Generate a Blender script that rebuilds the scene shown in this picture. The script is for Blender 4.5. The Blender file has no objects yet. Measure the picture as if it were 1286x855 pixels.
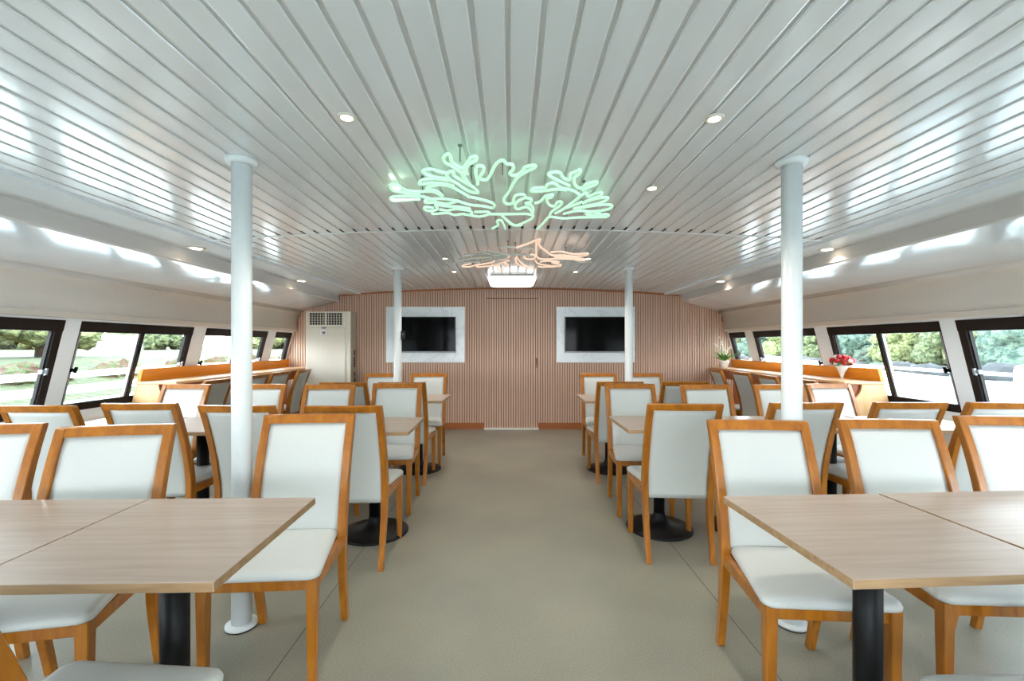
import bpy, bmesh, math, random
from mathutils import Vector, Matrix, noise
random.seed(7)
S = bpy.context.scene
COL = S.collection
PI = math.pi
F, CX, CY, CAMZ = 570.0, 641.0, 433.0, 1.3     # focal length (px), principal point (px), eye height

# ------------------------------------------------------------------ materials
def nt(name):
    m = bpy.data.materials.new(name); m.use_nodes = True
    t = m.node_tree; b = t.nodes['Principled BSDF']
    return m, t, b
def srgb(r, g, b):
    f = lambda c: (c/255/12.92) if c/255 <= .04045 else ((c/255+.055)/1.055)**2.4
    return (f(r), f(g), f(b), 1)
def plain(name, col, rough=.5, metal=0, spec=.5, bump=0, bscale=30, coat=0):
    m, t, b = nt(name)
    b.inputs['Base Color'].default_value = col
    b.inputs['Roughness'].default_value = rough
    b.inputs['Metallic'].default_value = metal
    b.inputs['Specular IOR Level'].default_value = spec
    b.inputs['Coat Weight'].default_value = coat
    tc = t.nodes.new('ShaderNodeTexCoord')
    n = t.nodes.new('ShaderNodeTexNoise'); n.inputs['Scale'].default_value = bscale
    t.links.new(tc.outputs['Object'], n.inputs['Vector'])
    mx = t.nodes.new('ShaderNodeMixRGB'); mx.blend_type = 'MULTIPLY'; mx.inputs[0].default_value = .06
    mx.inputs[1].default_value = col
    t.links.new(n.outputs['Color'], mx.inputs[2]); t.links.new(mx.outputs[0], b.inputs['Base Color'])
    if bump:
        bp = t.nodes.new('ShaderNodeBump'); bp.inputs['Strength'].default_value = bump; bp.inputs['Distance'].default_value = .02
        t.links.new(n.outputs['Fac'], bp.inputs['Height']); t.links.new(bp.outputs[0], b.inputs['Normal'])
    return m
def wood(name, c1, c2, rough=.35, scale=(3, 40, 40), detail=6, c3=None, coat=0):
    m, t, b = nt(name)
    tc = t.nodes.new('ShaderNodeTexCoord'); mp = t.nodes.new('ShaderNodeMapping')
    mp.inputs['Scale'].default_value = scale
    n = t.nodes.new('ShaderNodeTexNoise'); n.inputs['Scale'].default_value = 1.0; n.inputs['Detail'].default_value = detail
    n.inputs['Distortion'].default_value = .6
    r = t.nodes.new('ShaderNodeValToRGB')
    r.color_ramp.elements[0].position = .3; r.color_ramp.elements[0].color = c1
    r.color_ramp.elements[1].position = .7; r.color_ramp.elements[1].color = c2
    if c3:
        e = r.color_ramp.elements.new(.5); e.color = c3
    t.links.new(tc.outputs['Object'], mp.inputs[0]); t.links.new(mp.outputs[0], n.inputs['Vector'])
    t.links.new(n.outputs['Fac'], r.inputs[0]); t.links.new(r.outputs[0], b.inputs['Base Color'])
    b.inputs['Roughness'].default_value = rough
    b.inputs['Coat Weight'].default_value = coat
    b.inputs['Coat Roughness'].default_value = .15
    return m
def emit(name, col, strength):
    m, t, b = nt(name)
    b.inputs['Base Color'].default_value = col
    b.inputs['Emission Color'].default_value = col
    b.inputs['Emission Strength'].default_value = strength
    return m
def glass(name):
    m = bpy.data.materials.new(name); m.use_nodes = True; t = m.node_tree
    for n in list(t.nodes): t.nodes.remove(n)
    o = t.nodes.new('ShaderNodeOutputMaterial'); mx = t.nodes.new('ShaderNodeMixShader')
    lw = t.nodes.new('ShaderNodeLayerWeight'); pw = t.nodes.new('ShaderNodeMath'); pw.operation = 'POWER'; pw.inputs[1].default_value = 5
    t.links.new(lw.outputs['Facing'], pw.inputs[0])
    fr = t.nodes.new('ShaderNodeMath'); fr.operation = 'MULTIPLY_ADD'; fr.inputs[1].default_value = .55; fr.inputs[2].default_value = .025
    t.links.new(pw.outputs[0], fr.inputs[0])
    tr = t.nodes.new('ShaderNodeBsdfTransparent'); tr.inputs[0].default_value = (.97, .985, .98, 1)
    g = t.nodes.new('ShaderNodeBsdfGlossy'); g.inputs['Roughness'].default_value = .01
    t.links.new(fr.outputs[0], mx.inputs[0]); t.links.new(tr.outputs[0], mx.inputs[1])
    t.links.new(g.outputs[0], mx.inputs[2]); t.links.new(mx.outputs[0], o.inputs[0])
    return m
def glossy_white(name, col, rough, bscale, bstr, stretch=(1, 1, 1), coat=0):
    m, t, b = nt(name)
    b.inputs['Coat Weight'].default_value = coat; b.inputs['Coat Roughness'].default_value = .12
    b.inputs['Base Color'].default_value = col; b.inputs['Roughness'].default_value = rough
    b.inputs['Specular IOR Level'].default_value = .6
    tc = t.nodes.new('ShaderNodeTexCoord'); mp = t.nodes.new('ShaderNodeMapping'); mp.inputs['Scale'].default_value = stretch
    n = t.nodes.new('ShaderNodeTexNoise'); n.inputs['Scale'].default_value = bscale; n.inputs['Detail'].default_value = 2
    bp = t.nodes.new('ShaderNodeBump'); bp.inputs['Strength'].default_value = bstr; bp.inputs['Distance'].default_value = .03
    t.links.new(tc.outputs['Object'], mp.inputs[0]); t.links.new(mp.outputs[0], n.inputs['Vector'])
    t.links.new(n.outputs['Fac'], bp.inputs['Height']); t.links.new(bp.outputs[0], b.inputs['Normal'])
    return m
def floor_mat():
    m, t, b = nt('vinyl_floor')
    N = t.nodes.new
    tc = N('ShaderNodeTexCoord')
    n1 = N('ShaderNodeTexNoise'); n1.inputs['Scale'].default_value = 1.3; n1.inputs['Detail'].default_value = 5
    n2 = N('ShaderNodeTexNoise'); n2.inputs['Scale'].default_value = 160; n2.inputs['Detail'].default_value = 3
    v = N('ShaderNodeTexVoronoi'); v.inputs['Scale'].default_value = 9
    for n in (n1, n2, v): t.links.new(tc.outputs['Object'], n.inputs['Vector'])
    r1 = N('ShaderNodeValToRGB'); e = r1.color_ramp.elements
    e[0].position = .3; e[0].color = srgb(138, 135, 122); e[1].position = .7; e[1].color = srgb(156, 151, 134)
    t.links.new(n1.outputs['Fac'], r1.inputs[0])
    r2 = N('ShaderNodeValToRGB'); e = r2.color_ramp.elements
    e[0].position = .36; e[0].color = (.55, .55, .55, 1); e[1].position = .6; e[1].color = (1, 1, 1, 1)
    t.links.new(n2.outputs['Fac'], r2.inputs[0])
    mx = N('ShaderNodeMixRGB'); mx.blend_type = 'MULTIPLY'; mx.inputs[0].default_value = .5
    t.links.new(r1.outputs[0], mx.inputs[1]); t.links.new(r2.outputs[0], mx.inputs[2])
    # scattered small dark specks
    r3 = N('ShaderNodeValToRGB'); e = r3.color_ramp.elements
    e[0].position = .03; e[0].color = (.45, .45, .43, 1); e[1].position = .05; e[1].color = (1, 1, 1, 1)
    t.links.new(v.outputs['Distance'], r3.inputs[0])
    mx2 = N('ShaderNodeMixRGB'); mx2.blend_type = 'MULTIPLY'; mx2.inputs[0].default_value = .35
    t.links.new(mx.outputs[0], mx2.inputs[1]); t.links.new(r3.outputs[0], mx2.inputs[2])
    t.links.new(mx2.outputs[0], b.inputs['Base Color'])
    b.inputs['Roughness'].default_value = .36
    b.inputs['Specular IOR Level'].default_value = .5
    bp = N('ShaderNodeBump'); bp.inputs['Strength'].default_value = .08; bp.inputs['Distance'].default_value = .002
    t.links.new(n2.outputs['Fac'], bp.inputs['Height']); t.links.new(bp.outputs[0], b.inputs['Normal'])
    return m
def marble():
    m, t, b = nt('white_marble')
    N = t.nodes.new; tc = N('ShaderNodeTexCoord')
    n = N('ShaderNodeTexNoise'); n.inputs['Scale'].default_value = 2.2; n.inputs['Detail'].default_value = 8; n.inputs['Distortion'].default_value = 1.5
    r = N('ShaderNodeValToRGB'); e = r.color_ramp.elements
    e[0].position = .47; e[0].color = srgb(232, 236, 238); e[1].position = .53; e[1].color = srgb(232, 236, 238)
    x = e.new(.5); x.color = srgb(218, 223, 226)
    t.links.new(tc.outputs['Object'], n.inputs['Vector']); t.links.new(n.outputs['Fac'], r.inputs[0]); t.links.new(r.outputs[0], b.inputs['Base Color'])
    b.inputs['Roughness'].default_value = .2
    return m
def leafy(name, c1, c2, sc=3):
    m, t, b = nt(name)
    N = t.nodes.new; tc = N('ShaderNodeTexCoord')
    n = N('ShaderNodeTexNoise'); n.inputs['Scale'].default_value = sc; n.inputs['Detail'].default_value = 8
    r = N('ShaderNodeValToRGB'); e = r.color_ramp.elements
    e[0].position = .4; e[0].color = c1; e[1].position = .6; e[1].color = c2
    t.links.new(tc.outputs['Object'], n.inputs['Vector']); t.links.new(n.outputs['Fac'], r.inputs[0]); t.links.new(r.outputs[0], b.inputs['Base Color'])
    b.inputs['Roughness'].default_value = .8
    n2 = N('ShaderNodeTexNoise'); n2.inputs['Scale'].default_value = 5; n2.inputs['Detail'].default_value = 6
    t.links.new(tc.outputs['Object'], n2.inputs['Vector'])
    bp = N('ShaderNodeBump'); bp.inputs['Strength'].default_value = 1; bp.inputs['Distance'].default_value = .5
    t.links.new(n2.outputs['Fac'], bp.inputs['Height']); t.links.new(bp.outputs[0], b.inputs['Normal'])
    return m

M = {}
M['honey'] = wood('honey_beech', srgb(146, 84, 14), srgb(182, 113, 24), .32, (28, 28, 4), c3=srgb(164, 98, 18), coat=.3)
M['leather'] = plain('ivory_leatherette', srgb(206, 208, 204), .38, spec=.4, bump=.05, bscale=160)
M['oak'] = wood('greige_oak', srgb(168, 149, 134), srgb(186, 169, 154), .36, (2.2, 34, 30), 8, c3=srgb(178, 159, 144), coat=.12)
M['oak_edge'] = wood('oak_edge_band', srgb(150, 116, 82), srgb(178, 146, 108), .45, (5, 60, 60), 6)
M['black'] = plain('black_powder_coat', srgb(14, 14, 16), .45, spec=.25, bump=.05, bscale=200)
M['white_paint'] = plain('white_gloss_paint', srgb(228, 232, 232), .3)
M['wall'] = plain('off_white_wall', srgb(236, 232, 226), .55)
M['pillar'] = plain('cool_white_panel', srgb(242, 246, 250), .45)
M['plank'] = glossy_white('ceiling_strip', srgb(232, 236, 238), .22, 3.0, .10, (3, 1, 1), .7)
M['groove'] = plain('ceiling_groove', srgb(214, 216, 216), .4)
M['border'] = glossy_white('ceiling_border', srgb(228, 231, 232), .22, 3, .1)
M['soffit'] = glossy_white('soffit_gloss', srgb(236, 239, 242), .10, 1.8, .8, (1, .8, 1), 1)
M['matte'] = plain('soffit_matte', srgb(240, 236, 230), .6)
M['fascia'] = plain('soffit_fascia', srgb(214, 209, 204), .5)
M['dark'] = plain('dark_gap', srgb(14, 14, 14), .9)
M['frame'] = plain('dark_bronze_aluminium', srgb(30, 22, 20), .5, spec=.25)
M['alu'] = plain('grey_aluminium', srgb(168, 176, 182), .35, metal=.5)
M['glass'] = glass('window_glass')
M['slat'] = wood('pinkish_slat', srgb(206, 168, 144), srgb(220, 184, 160), .45, (30, 30, 2))
M['slat_back'] = plain('slat_backing', srgb(140, 98, 78), .7)
M['base'] = wood('reddish_skirting', srgb(150, 82, 36), srgb(172, 98, 46), .4, (2, 30, 30))
M['pine'] = wood('pale_pine', srgb(208, 162, 112), srgb(222, 180, 132), .4, (14, 14, 2.5), c3=srgb(214, 170, 120))
M['orange'] = wood('orange_pine', srgb(222, 130, 20), srgb(236, 150, 30), .3, (20, 2, 20), coat=.3)
M['brown'] = wood('reddish_brown_wood', srgb(140, 66, 22), srgb(160, 80, 30), .4, (20, 3, 20))
M['ledge'] = wood('counter_top_wood', srgb(214, 164, 116), srgb(224, 178, 130), .4, (20, 2, 20))
M['floor'] = floor_mat()
M['seam'] = plain('floor_seam', srgb(96, 96, 90), .6)
M['marble'] = marble()
M['screen'] = plain('screen_glass', srgb(9, 9, 10), .1, spec=.06)
M['bezel'] = plain('black_plastic', srgb(18, 18, 18), .3)
M['silver'] = plain('silver_trim', srgb(150, 152, 156), .3, metal=.7)
M['acbody'] = plain('ac_ivory_enamel', srgb(226, 218, 202), .3)
M['acside'] = plain('ac_side_beige', srgb(196, 188, 168), .4)
M['grey'] = plain('mid_grey_plastic', srgb(120, 118, 114), .5)
M['blue'] = plain('navy_badge', srgb(40, 52, 110), .3)
M['green_neon'] = emit('green_neon', (.56, .95, .68, 1), .27)
M['peach_neon'] = emit('peach_neon', (1.0, .72, .56, 1), .25)
M['pale_neon'] = plain('unlit_pale_tube', srgb(214, 218, 210), .4)
M['lamp'] = emit('opal_lamp', (1, .99, .97, 1), 1.2)
M['bulb'] = emit('warm_bulb', (1, .87, .66, 1), 6)
M['brass'] = plain('white_lamp_ring', srgb(222, 214, 200), .35)
M['red'] = plain('red_petal', srgb(176, 8, 4), .5)
M['petal'] = plain('white_petal', srgb(244, 240, 230), .5)
M['leaf'] = plain('leaf_green', srgb(70, 128, 50), .5)
M['leaf2'] = plain('pale_leaf', srgb(150, 180, 84), .5)
M['ceramic'] = plain('white_ceramic', srgb(242, 236, 232), .2)
M['tree1'] = leafy('olive_foliage', srgb(60, 72, 42), srgb(118, 124, 80), 3.5)
M['tree2'] = leafy('yellow_green_foliage', srgb(84, 92, 48), srgb(138, 140, 90), 3.5)
M['tree3'] = leafy('blue_green_foliage', srgb(56, 78, 66), srgb(100, 118, 98), 2.5)
M['hedge'] = leafy('hedge_foliage', srgb(84, 56, 38), srgb(66, 82, 30), 5)
M['hill'] = leafy('hill_forest', srgb(52, 72, 62), srgb(96, 110, 84), 0.8)
M['trunk'] = plain('bark', srgb(64, 54, 44), .9)
M['concrete'] = plain('pale_concrete', srgb(206, 204, 196), .8)
M['grass'] = leafy('verge_grass', srgb(54, 64, 26), srgb(78, 80, 42), 6)
M['water'] = glossy_white('river_water', srgb(206, 212, 208), .2, 1.5, .25)
M['rock'] = plain('shore_rock', srgb(44, 44, 44), .9, bump=.5, bscale=6)
M['hull'] = plain('white_hull', srgb(236, 238, 240), .25)

# ------------------------------------------------------------------ mesh helpers
def put(bm, verts, faces, mi=0, smooth=False, M4=None):
    vs = [bm.verts.new(M4 @ Vector(v) if M4 else v) for v in verts]
    for f in faces:
        try:
            fc = bm.faces.new([vs[i] for i in f]); fc.material_index = mi; fc.smooth = smooth
        except ValueError: pass
    return vs
def box(bm, x0, x1, y0, y1, z0, z1, mi=0, bev=0, M4=None, seg=2):
    b = bmesh.new()
    vs = [b.verts.new(p) for p in [(x0,y0,z0),(x1,y0,z0),(x1,y1,z0),(x0,y1,z0),(x0,y0,z1),(x1,y0,z1),(x1,y1,z1),(x0,y1,z1)]]
    for f in [(0,3,2,1),(4,5,6,7),(0,1,5,4),(1,2,6,5),(2,3,7,6),(3,0,4,7)]: b.faces.new([vs[i] for i in f])
    if bev: bmesh.ops.bevel(b, geom=b.edges[:], offset=bev, segments=seg, affect='EDGES', profile=.6)
    merge(bm, b, mi, M4)
def merge(bm, b, mi=0, M4=None, smooth=False):
    b.verts.index_update()
    vs = [bm.verts.new(M4 @ v.co if M4 else v.co) for v in b.verts]
    for f in b.faces:
        try:
            n = bm.faces.new([vs[v.index] for v in f.verts]); n.material_index = mi; n.smooth = smooth
        except ValueError: pass
    b.free()
def prism(bm, poly, axis, a0, a1, mi=0):
    """extrude a closed 2-D polygon; axis 'y': poly=(x,z), axis 'x': poly=(y,z), axis 'z': poly=(x,y)"""
    def P(p, a):
        return (p[0], a, p[1]) if axis == 'y' else ((a, p[0], p[1]) if axis == 'x' else (p[0], p[1], a))
    n = len(poly)
    vs = [P(p, a0) for p in poly] + [P(p, a1) for p in poly]
    fs = [tuple(range(n))[::-1], tuple(range(n, 2*n))] + [(i, (i+1) % n, n+(i+1) % n, n+i) for i in range(n)]
    put(bm, vs, fs, mi)
def lathe(bm, prof, c=(0,0), n=32, mi=0, smooth=True):
    vs, fs = [], []
    for r, z in prof:
        for k in range(n):
            a = 2*PI*k/n; vs.append((c[0]+r*math.cos(a), c[1]+r*math.sin(a), z))
    for i in range(len(prof)-1):
        for k in range(n):
            fs.append((i*n+k, i*n+(k+1) % n, (i+1)*n+(k+1) % n, (i+1)*n+k))
    fs.append(tuple(range(n))[::-1]); fs.append(tuple(range((len(prof)-1)*n, len(prof)*n)))
    put(bm, vs, fs, mi, smooth)
def tube(bm, pts, r, n=8, mi=0, closed=False):
    pts = [Vector(p) for p in pts]; m = len(pts)
    vs, fs = [], []
    for i, p in enumerate(pts):
        a = pts[(i-1) % m] if (closed or i > 0) else p
        b = pts[(i+1) % m] if (closed or i < m-1) else p
        d = (b-a)
        if d.length < 1e-9: d = Vector((1, 0, 0))
        d.normalize()
        up = Vector((0, 0, 1)) if abs(d.z) < .9 else Vector((1, 0, 0))
        s = d.cross(up).normalized(); u = s.cross(d)
        rr = r[i] if isinstance(r, (list, tuple)) else r
        for k in range(n):
            t = 2*PI*k/n; vs.append(p + s*math.cos(t)*rr + u*math.sin(t)*rr)
    for i in range(m if closed else m-1):
        j = (i+1) % m
        for k in range(n): fs.append((i*n+k, i*n+(k+1) % n, j*n+(k+1) % n, j*n+k))
    if not closed: fs += [tuple(range(n))[::-1], tuple(range((m-1)*n, m*n))]
    put(bm, vs, fs, mi, True)
def smooth_pts(p, k=4, closed=False):
    n = len(p); out = []
    g = lambda i: Vector(p[i % n]) if closed else Vector(p[max(0, min(n-1, i))])
    for i in range(n if closed else n-1):
        a, b, c, d = g(i-1), g(i), g(i+1), g(i+2)
        for q in range(k):
            t = q/k
            out.append(.5*((2*b)+(c-a)*t+(2*a-5*b+4*c-d)*t*t+(3*b-a-3*c+d)*t**3))
    if not closed: out.append(Vector(p[-1]))
    return out
def obj(name, bm, mats, parent=None):
    bmesh.ops.recalc_face_normals(bm, faces=bm.faces[:])
    me = bpy.data.meshes.new(name); bm.to_mesh(me); bm.free()
    for m in (mats if isinstance(mats, (list, tuple)) else [mats]): me.materials.append(m)
    o = bpy.data.objects.new(name, me); COL.objects.link(o)
    if parent: o.parent = parent
    return o
def thing(name, label, cat, loc=(0,0,0), rz=0, group=None):
    o = bpy.data.objects.new(name, None); COL.objects.link(o)
    o.empty_display_size = .1
    o.location = loc; o.rotation_euler = (0, 0, rz); o['label'] = label; o['category'] = cat
    if group: o['group'] = group
    return o
def tag(o, label, cat, group=None, kind=None):
    o['label'] = label; o['category'] = cat
    if group: o['group'] = group
    if kind: o['kind'] = kind
    return o
def struct(name, bm, mats, label, cat='room', parent=None):
    o = obj(name, bm, mats, parent)
    if not parent: o['kind'] = 'structure'; o['label'] = label; o['category'] = cat
    return o
def dup(root, loc, rz, label, group=None):
    r = root.copy(); COL.objects.link(r); r.location = loc; r.rotation_euler = (0, 0, rz); r['label'] = label
    if group: r['group'] = group
    for ch in root.children:
        c = ch.copy(); COL.objects.link(c); c.parent = r
        for g in ch.children:
            d = g.copy(); COL.objects.link(d); d.parent = c
    return r

# ------------------------------------------------------------------ room numbers
YW = 7.02            # end wall
YB = -3.0            # stern end of the saloon, behind the camera
zc = lambda x: 2.180 - .0155*(x-.03)**2
wx = lambda z: 3.35 + (1.49-z)*.254        # inner face of the raked side wall

# floor
bm = bmesh.new(); box(bm, -4, 4, YB, YW+.2, -.06, 0)
struct('floor', bm, M['floor'], 'greenish grey beige vinyl floor down the aisle and under the tables', 'floor')
for i, x in enumerate((-.94, 1.05)):
    bm = bmesh.new(); box(bm, x-.0022, x+.0022, YB, YW, -.002, .0006)
    struct('trim_%d' % (i+1), bm, M['seam'], ('seam in the vinyl floor on the air conditioner side', 'seam in the vinyl floor on the red bouquet side')[i], 'floor seam')

# ------------------------------------------------------------------ ceiling
PITCH, GW, X0 = .0968, .0155, -.0075
YS = 3.46
bm = bmesh.new()
EL, ER = -2.30, 2.37
xs = []
k = -40
while True:
    gx = X0 + PITCH*k
    if gx > ER: break
    if gx > EL: xs.append(gx)
    k += 1
edges = [EL] + xs + [ER]
for a, b in zip(edges[:-1], edges[1:]):
    a2 = a + (GW/2 if a != EL else 0); b2 = b - (GW/2 if b != ER else 0)
    if b2-a2 < .01: continue
    m_ = (a2+b2)/2; r = .005
    prof = [(a2, zc(a2)+.014), (a2, zc(a2)+r*.8), (a2+r*.3, zc(a2)+r*.2), (a2+r, zc(a2+r)), (b2-r, zc(b2-r)), (b2-r*.3, zc(b2)+r*.2), (b2, zc(b2)+r*.8), (b2, zc(b2)+.014)]
    for y0, y1 in ((YB, YS-.012), (YS+.012, YW)):
        prism(bm, prof, 'y', y0, y1, 0)
# groove backing; dark blocks beside the joint paint in the shaded open ends
for gx in xs:
    for y0, y1, mi in ((YB, YS-.08, 1), (YS-.08, YS-.012, 2), (YS+.012, YW, 1)):
        z = zc(gx)+.007 if mi == 1 else zc(gx)+.001
        box(bm, gx-GW/2-.002, gx+GW/2+.002, y0, y1, z, z+.006, mi)
# carcass above
n = 24
poly = [(EL+(ER-EL)*i/n, zc(EL+(ER-EL)*i/n)+.016) for i in range(n+1)] + [(ER+(EL-ER)*i/n, zc(ER+(EL-ER)*i/n)+.05) for i in range(n+1)]
prism(bm, poly, 'y', YB, YW+.1, 1)
struct('ceiling', bm, [M['plank'], M['groove'], M['dark']], 'glossy white strip ceiling with long grooves and a shallow camber', 'ceiling')
# joint cover strip across the ceiling
bm = bmesh.new()
poly = [(EL+(ER-EL)*i/n, zc(EL+(ER-EL)*i/n)-.004) for i in range(n+1)] + [(ER+(EL-ER)*i/n, zc(ER+(EL-ER)*i/n)+.012) for i in range(n+1)]
prism(bm, poly, 'y', YS-.012, YS+.012)
struct('trim_3', bm, M['white_paint'], 'white joint strip running across the strip ceiling', 'trim')

def side_pts(s, c=.0):
    return s
# outer ceiling borders and soffits
for s, nm, e, side in ((-1, 'left', EL, 'air conditioner'), (1, 'right', ER, 'red bouquet')):
    bm = bmesh.new()
    xi, xo = abs(e)+.004, 2.65
    box(bm, min(s*xi, s*xo), max(s*xi, s*xo), YB, YW, zc(xi)-.022, zc(xi)+.02, 0, .003)
    struct('trim_%d' % (4 if s < 0 else 5), bm, M['border'], 'flat white ceiling border with downlights, %s side' % side, 'trim')
    bm = bmesh.new()
    P = [(2.655, 2.11), (2.655, 1.978), (2.675, 1.968), (3.17, 1.835), (3.235, 1.80), (3.275, 1.73), (3.292, 1.64), (3.30, 1.505), (3.345, 1.50), (3.345, 1.53), (3.6, 1.53), (3.6, 2.11)]
    mi = [1, 1, 0, 0, 2, 2, 2, 2, 2, 2, 2, 2]
    vs = [bm.verts.new((s*p[0], y, p[1])) for y in (YB, YW) for p in P]
    m_ = len(P)
    for i in range(m_):
        f = bm.faces.new([vs[i], vs[(i+1) % m_], vs[m_+(i+1) % m_], vs[m_+i]]); f.material_index = mi[i]
        f.smooth = i in (3, 4, 5, 6)
    bm.faces.new(vs[:m_][::-1]); bm.faces.new(vs[m_:])
    # fine moulding line above the windows
    box(bm, min(s*3.288, s*3.31), max(s*3.288, s*3.31), YB, YW, 1.545, 1.551, 1)
    struct('wall_upper_%s' % nm, bm, [M['soffit'], M['fascia'], M['matte']], 'sloped white soffit above the windows, %s side' % side, 'soffit')

# ------------------------------------------------------------------ side walls and windows
WIN = [(-2.43, -1.16), (-.96, .31), (.52, 1.93), (2.13, 3.42), (3.55, 4.81), (5.01, 6.28), (6.50, 6.97)]
ZS, ZT = .765, 1.487
def quad_wall(bm, s, y0, y1, z0, z1, d0, d1, mi=0):
    """slab lying in the raked wall: d = depth outward from its inner face"""
    v = []
    for d in (d0, d1):
        for y, z in ((y0, z0), (y1, z0), (y1, z1), (y0, z1)):
            v.append((s*(wx(z)+d), y, z))
    put(bm, v, [(0,1,2,3), (7,6,5,4), (0,4,5,1), (1,5,6,2), (2,6,7,3), (3,7,4,0)], mi)
wi = 1
for s, nm, side in ((-1, 'left', 'air conditioner'), (1, 'right', 'red bouquet')):
    bm = bmesh.new()
    quad_wall(bm, s, YB, YW, 0, .655, 0, .052, 0)
    quad_wall(bm, s, YB, YW, ZT, 1.56, 0, .052, 1)
    quad_wall(bm, s, YB, YW, .655, ZS, .0, .052, 1)
    ys = [YB] + [v for w in WIN for v in w] + [YW]
    for a, b in zip(ys[0::2], ys[1::2]):
        if b-a > .001: quad_wall(bm, s, a, b, ZS, ZT, 0, .052, 1)
    struct('wall_%s' % nm, bm, [M['wall'], M['pillar']], 'white raked side wall and window pillars, %s side' % side, 'wall')
    bm = bmesh.new()     # sill
    x0 = wx(.70)-.045
    box(bm, min(s*x0, s*(x0+.2)), max(s*x0, s*(x0+.2)), YB, YW, .655, .70, 0, .006)
    struct('trim_%d' % (6 if s < 0 else 7), bm, M['wall'], 'white window sill ledge, %s side' % side, 'trim')
    for wn, (a, b) in enumerate(WIN):
        w = bpy.data.objects.new('window_%d' % wi, None); COL.objects.link(w)
        w['kind'] = 'structure'; w['category'] = 'window'
        w['label'] = 'dark framed sliding window, %s side, %s' % (side, ['behind the camera, last', 'behind the camera, first', 'beside the camera', 'beside the front tables', 'beside the middle tables', 'above the wooden counter', 'narrow one at the slatted wall'][wn])
        wi += 1
        bm = bmesh.new()
        t = .028
        quad_wall(bm, s, a, b, ZT-.085, ZT-.002, -.004, .05)        # deep head
        quad_wall(bm, s, a, b, ZS, ZS+.065, .0, .05)
        quad_wall(bm, s, a, a+t, ZS, ZT-.08, .02, .05)
        quad_wall(bm, s, b-t-.03, b, ZS, ZT-.08, .0, .05)
        quad_wall(bm, s, b-t-.042, b-t-.034, ZS+.06, ZT-.085, .012, .03)
        obj('frame', bm, M['frame'], w)
        mid = (a+b)/2
        if b-a > .8:
            bm = bmesh.new()
            quad_wall(bm, s, mid-.008, mid+.024, ZS+.06, ZT-.085, .012, .04, 0)
            quad_wall(bm, s, mid-.030, mid-.008, ZS+.06, ZT-.085, .024, .046, 1)
            obj('mullion', bm, [M['frame'], M['alu']], w)
            bm = bmesh.new(); quad_wall(bm, s, a+t, a+t+.02, ZS+.06, ZT-.085, .026, .046)
            obj('sash_stile', bm, M['alu'], w)
            for yl in (a+.05, b-.05):
                bm = bmesh.new()
                quad_wall(bm, s, yl-.028, yl+.018, 1.085, 1.115, .0, .03)
                quad_wall(bm, s, yl-.010, yl+.004, 1.075, 1.125, -.012, .004)
                obj('latch', bm, M['black'] if yl < mid else M['alu'], w)
            bm = bmesh.new(); quad_wall(bm, s, a+t, mid, ZS+.06, ZT-.085, .036, .041)
            obj('pane', bm, M['glass'], w)
            bm = bmesh.new(); quad_wall(bm, s, mid, b-t, ZS+.06, ZT-.085, .024, .029)
            obj('pane', bm, M['glass'], w)
        else:
            bm = bmesh.new(); quad_wall(bm, s, a+t, b-t, ZS+.06, ZT-.085, .03, .035)
            obj('pane', bm, M['glass'], w)

# unseen stern wall added to dim the front chairs; openings still pass sky light
bm = bmesh.new()
box(bm, -3.7, 3.7, YB-.08, YB, 0, .85)
box(bm, -3.7, 3.7, YB-.08, YB, 1.80, 2.25)
for a, b in ((-3.7, -2.5), (-.9, -.7), (.7, .9), (2.5, 3.7)): box(bm, a, b, YB-.08, YB, .85, 1.80)
struct('wall_light_block', bm, M['wall'], 'unseen white wall with openings, added behind the camera to shape the light', 'wall')

# ------------------------------------------------------------------ end wall of slats, door, skirting
def top_at(x):
    x = abs(x)
    P = [(0, 0), (2.655, 1), (3.17, 1.835), (3.235, 1.80), (3.275, 1.73), (3.292, 1.64), (3.30, 1.505), (3.9, 1.505)]
    if x < 2.60: return min(zc(x), zc(-x)) + .012
    if x < 2.65: return 2.065
    if x < 2.675: return 1.985
    if x < 3.17: return 1.968-(x-2.675)*(.133/.495)+.012
    for (a, za), (b, zb) in zip(P[2:-1], P[3:]):
        if a <= x <= b: return za+(zb-za)*(x-a)/(b-a)+.012
    return 1.505
DX0, DX1, DZ = -.385, .415, 2.02
SP = .0378
bm = bmesh.new(); bd = bmesh.new()
def backing(bmm, x0, x1, z0, z1f, y0, y1, mi):
    if max(abs(x0), abs(x1)) > 3:
        q = 1 if x1 > 3 else -1; xi = x0 if q > 0 else x1
        prism(bmm, [(xi, z0), (q*(wx(0)+.03), z0), (q*(wx(1.56)+.03), 1.56), (q*(wx(1.56)+.03), 2.25), (xi, 2.25)], 'y', y0, y1, mi)
    else: box(bmm, x0, x1, y0, y1, z0, 2.25, mi)
backing(bm, -3.72, DX0-.004, 0, top_at, YW, YW+.1, 1)
backing(bm, DX1+.004, 3.72, 0, top_at, YW, YW+.1, 1)
backing(bm, DX0-.004, DX1+.004, DZ+.004, top_at, YW, YW+.1, 1)
box(bm, DX0-.06, DX1+.06, YW+.05, YW+.1, 0, 2.1, 1)
x = -3.45
while x < 3.46:
    for z0, z1, b in ((0, DZ, None), (DZ, 9, None)):
        pass
    inside = DX0+.008 < x < DX1-.005
    w2 = .0125
    t = min(top_at(x-w2), top_at(x+w2))
    lim = t if abs(x) < 3.30 else 1.50
    if inside:
        box(bd, x-w2, x+w2, YW-.012, YW+.002, .012, DZ-.006, 0)
        box(bm, x-w2, x+w2, YW-.014, YW, DZ+.006, lim, 0)
    elif lim > .2 and not (DX1-.006 < x < DX1+.012):
        box(bm, x-w2, x+w2, YW-.014, YW, .0, lim, 0)
    x += SP
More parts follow.
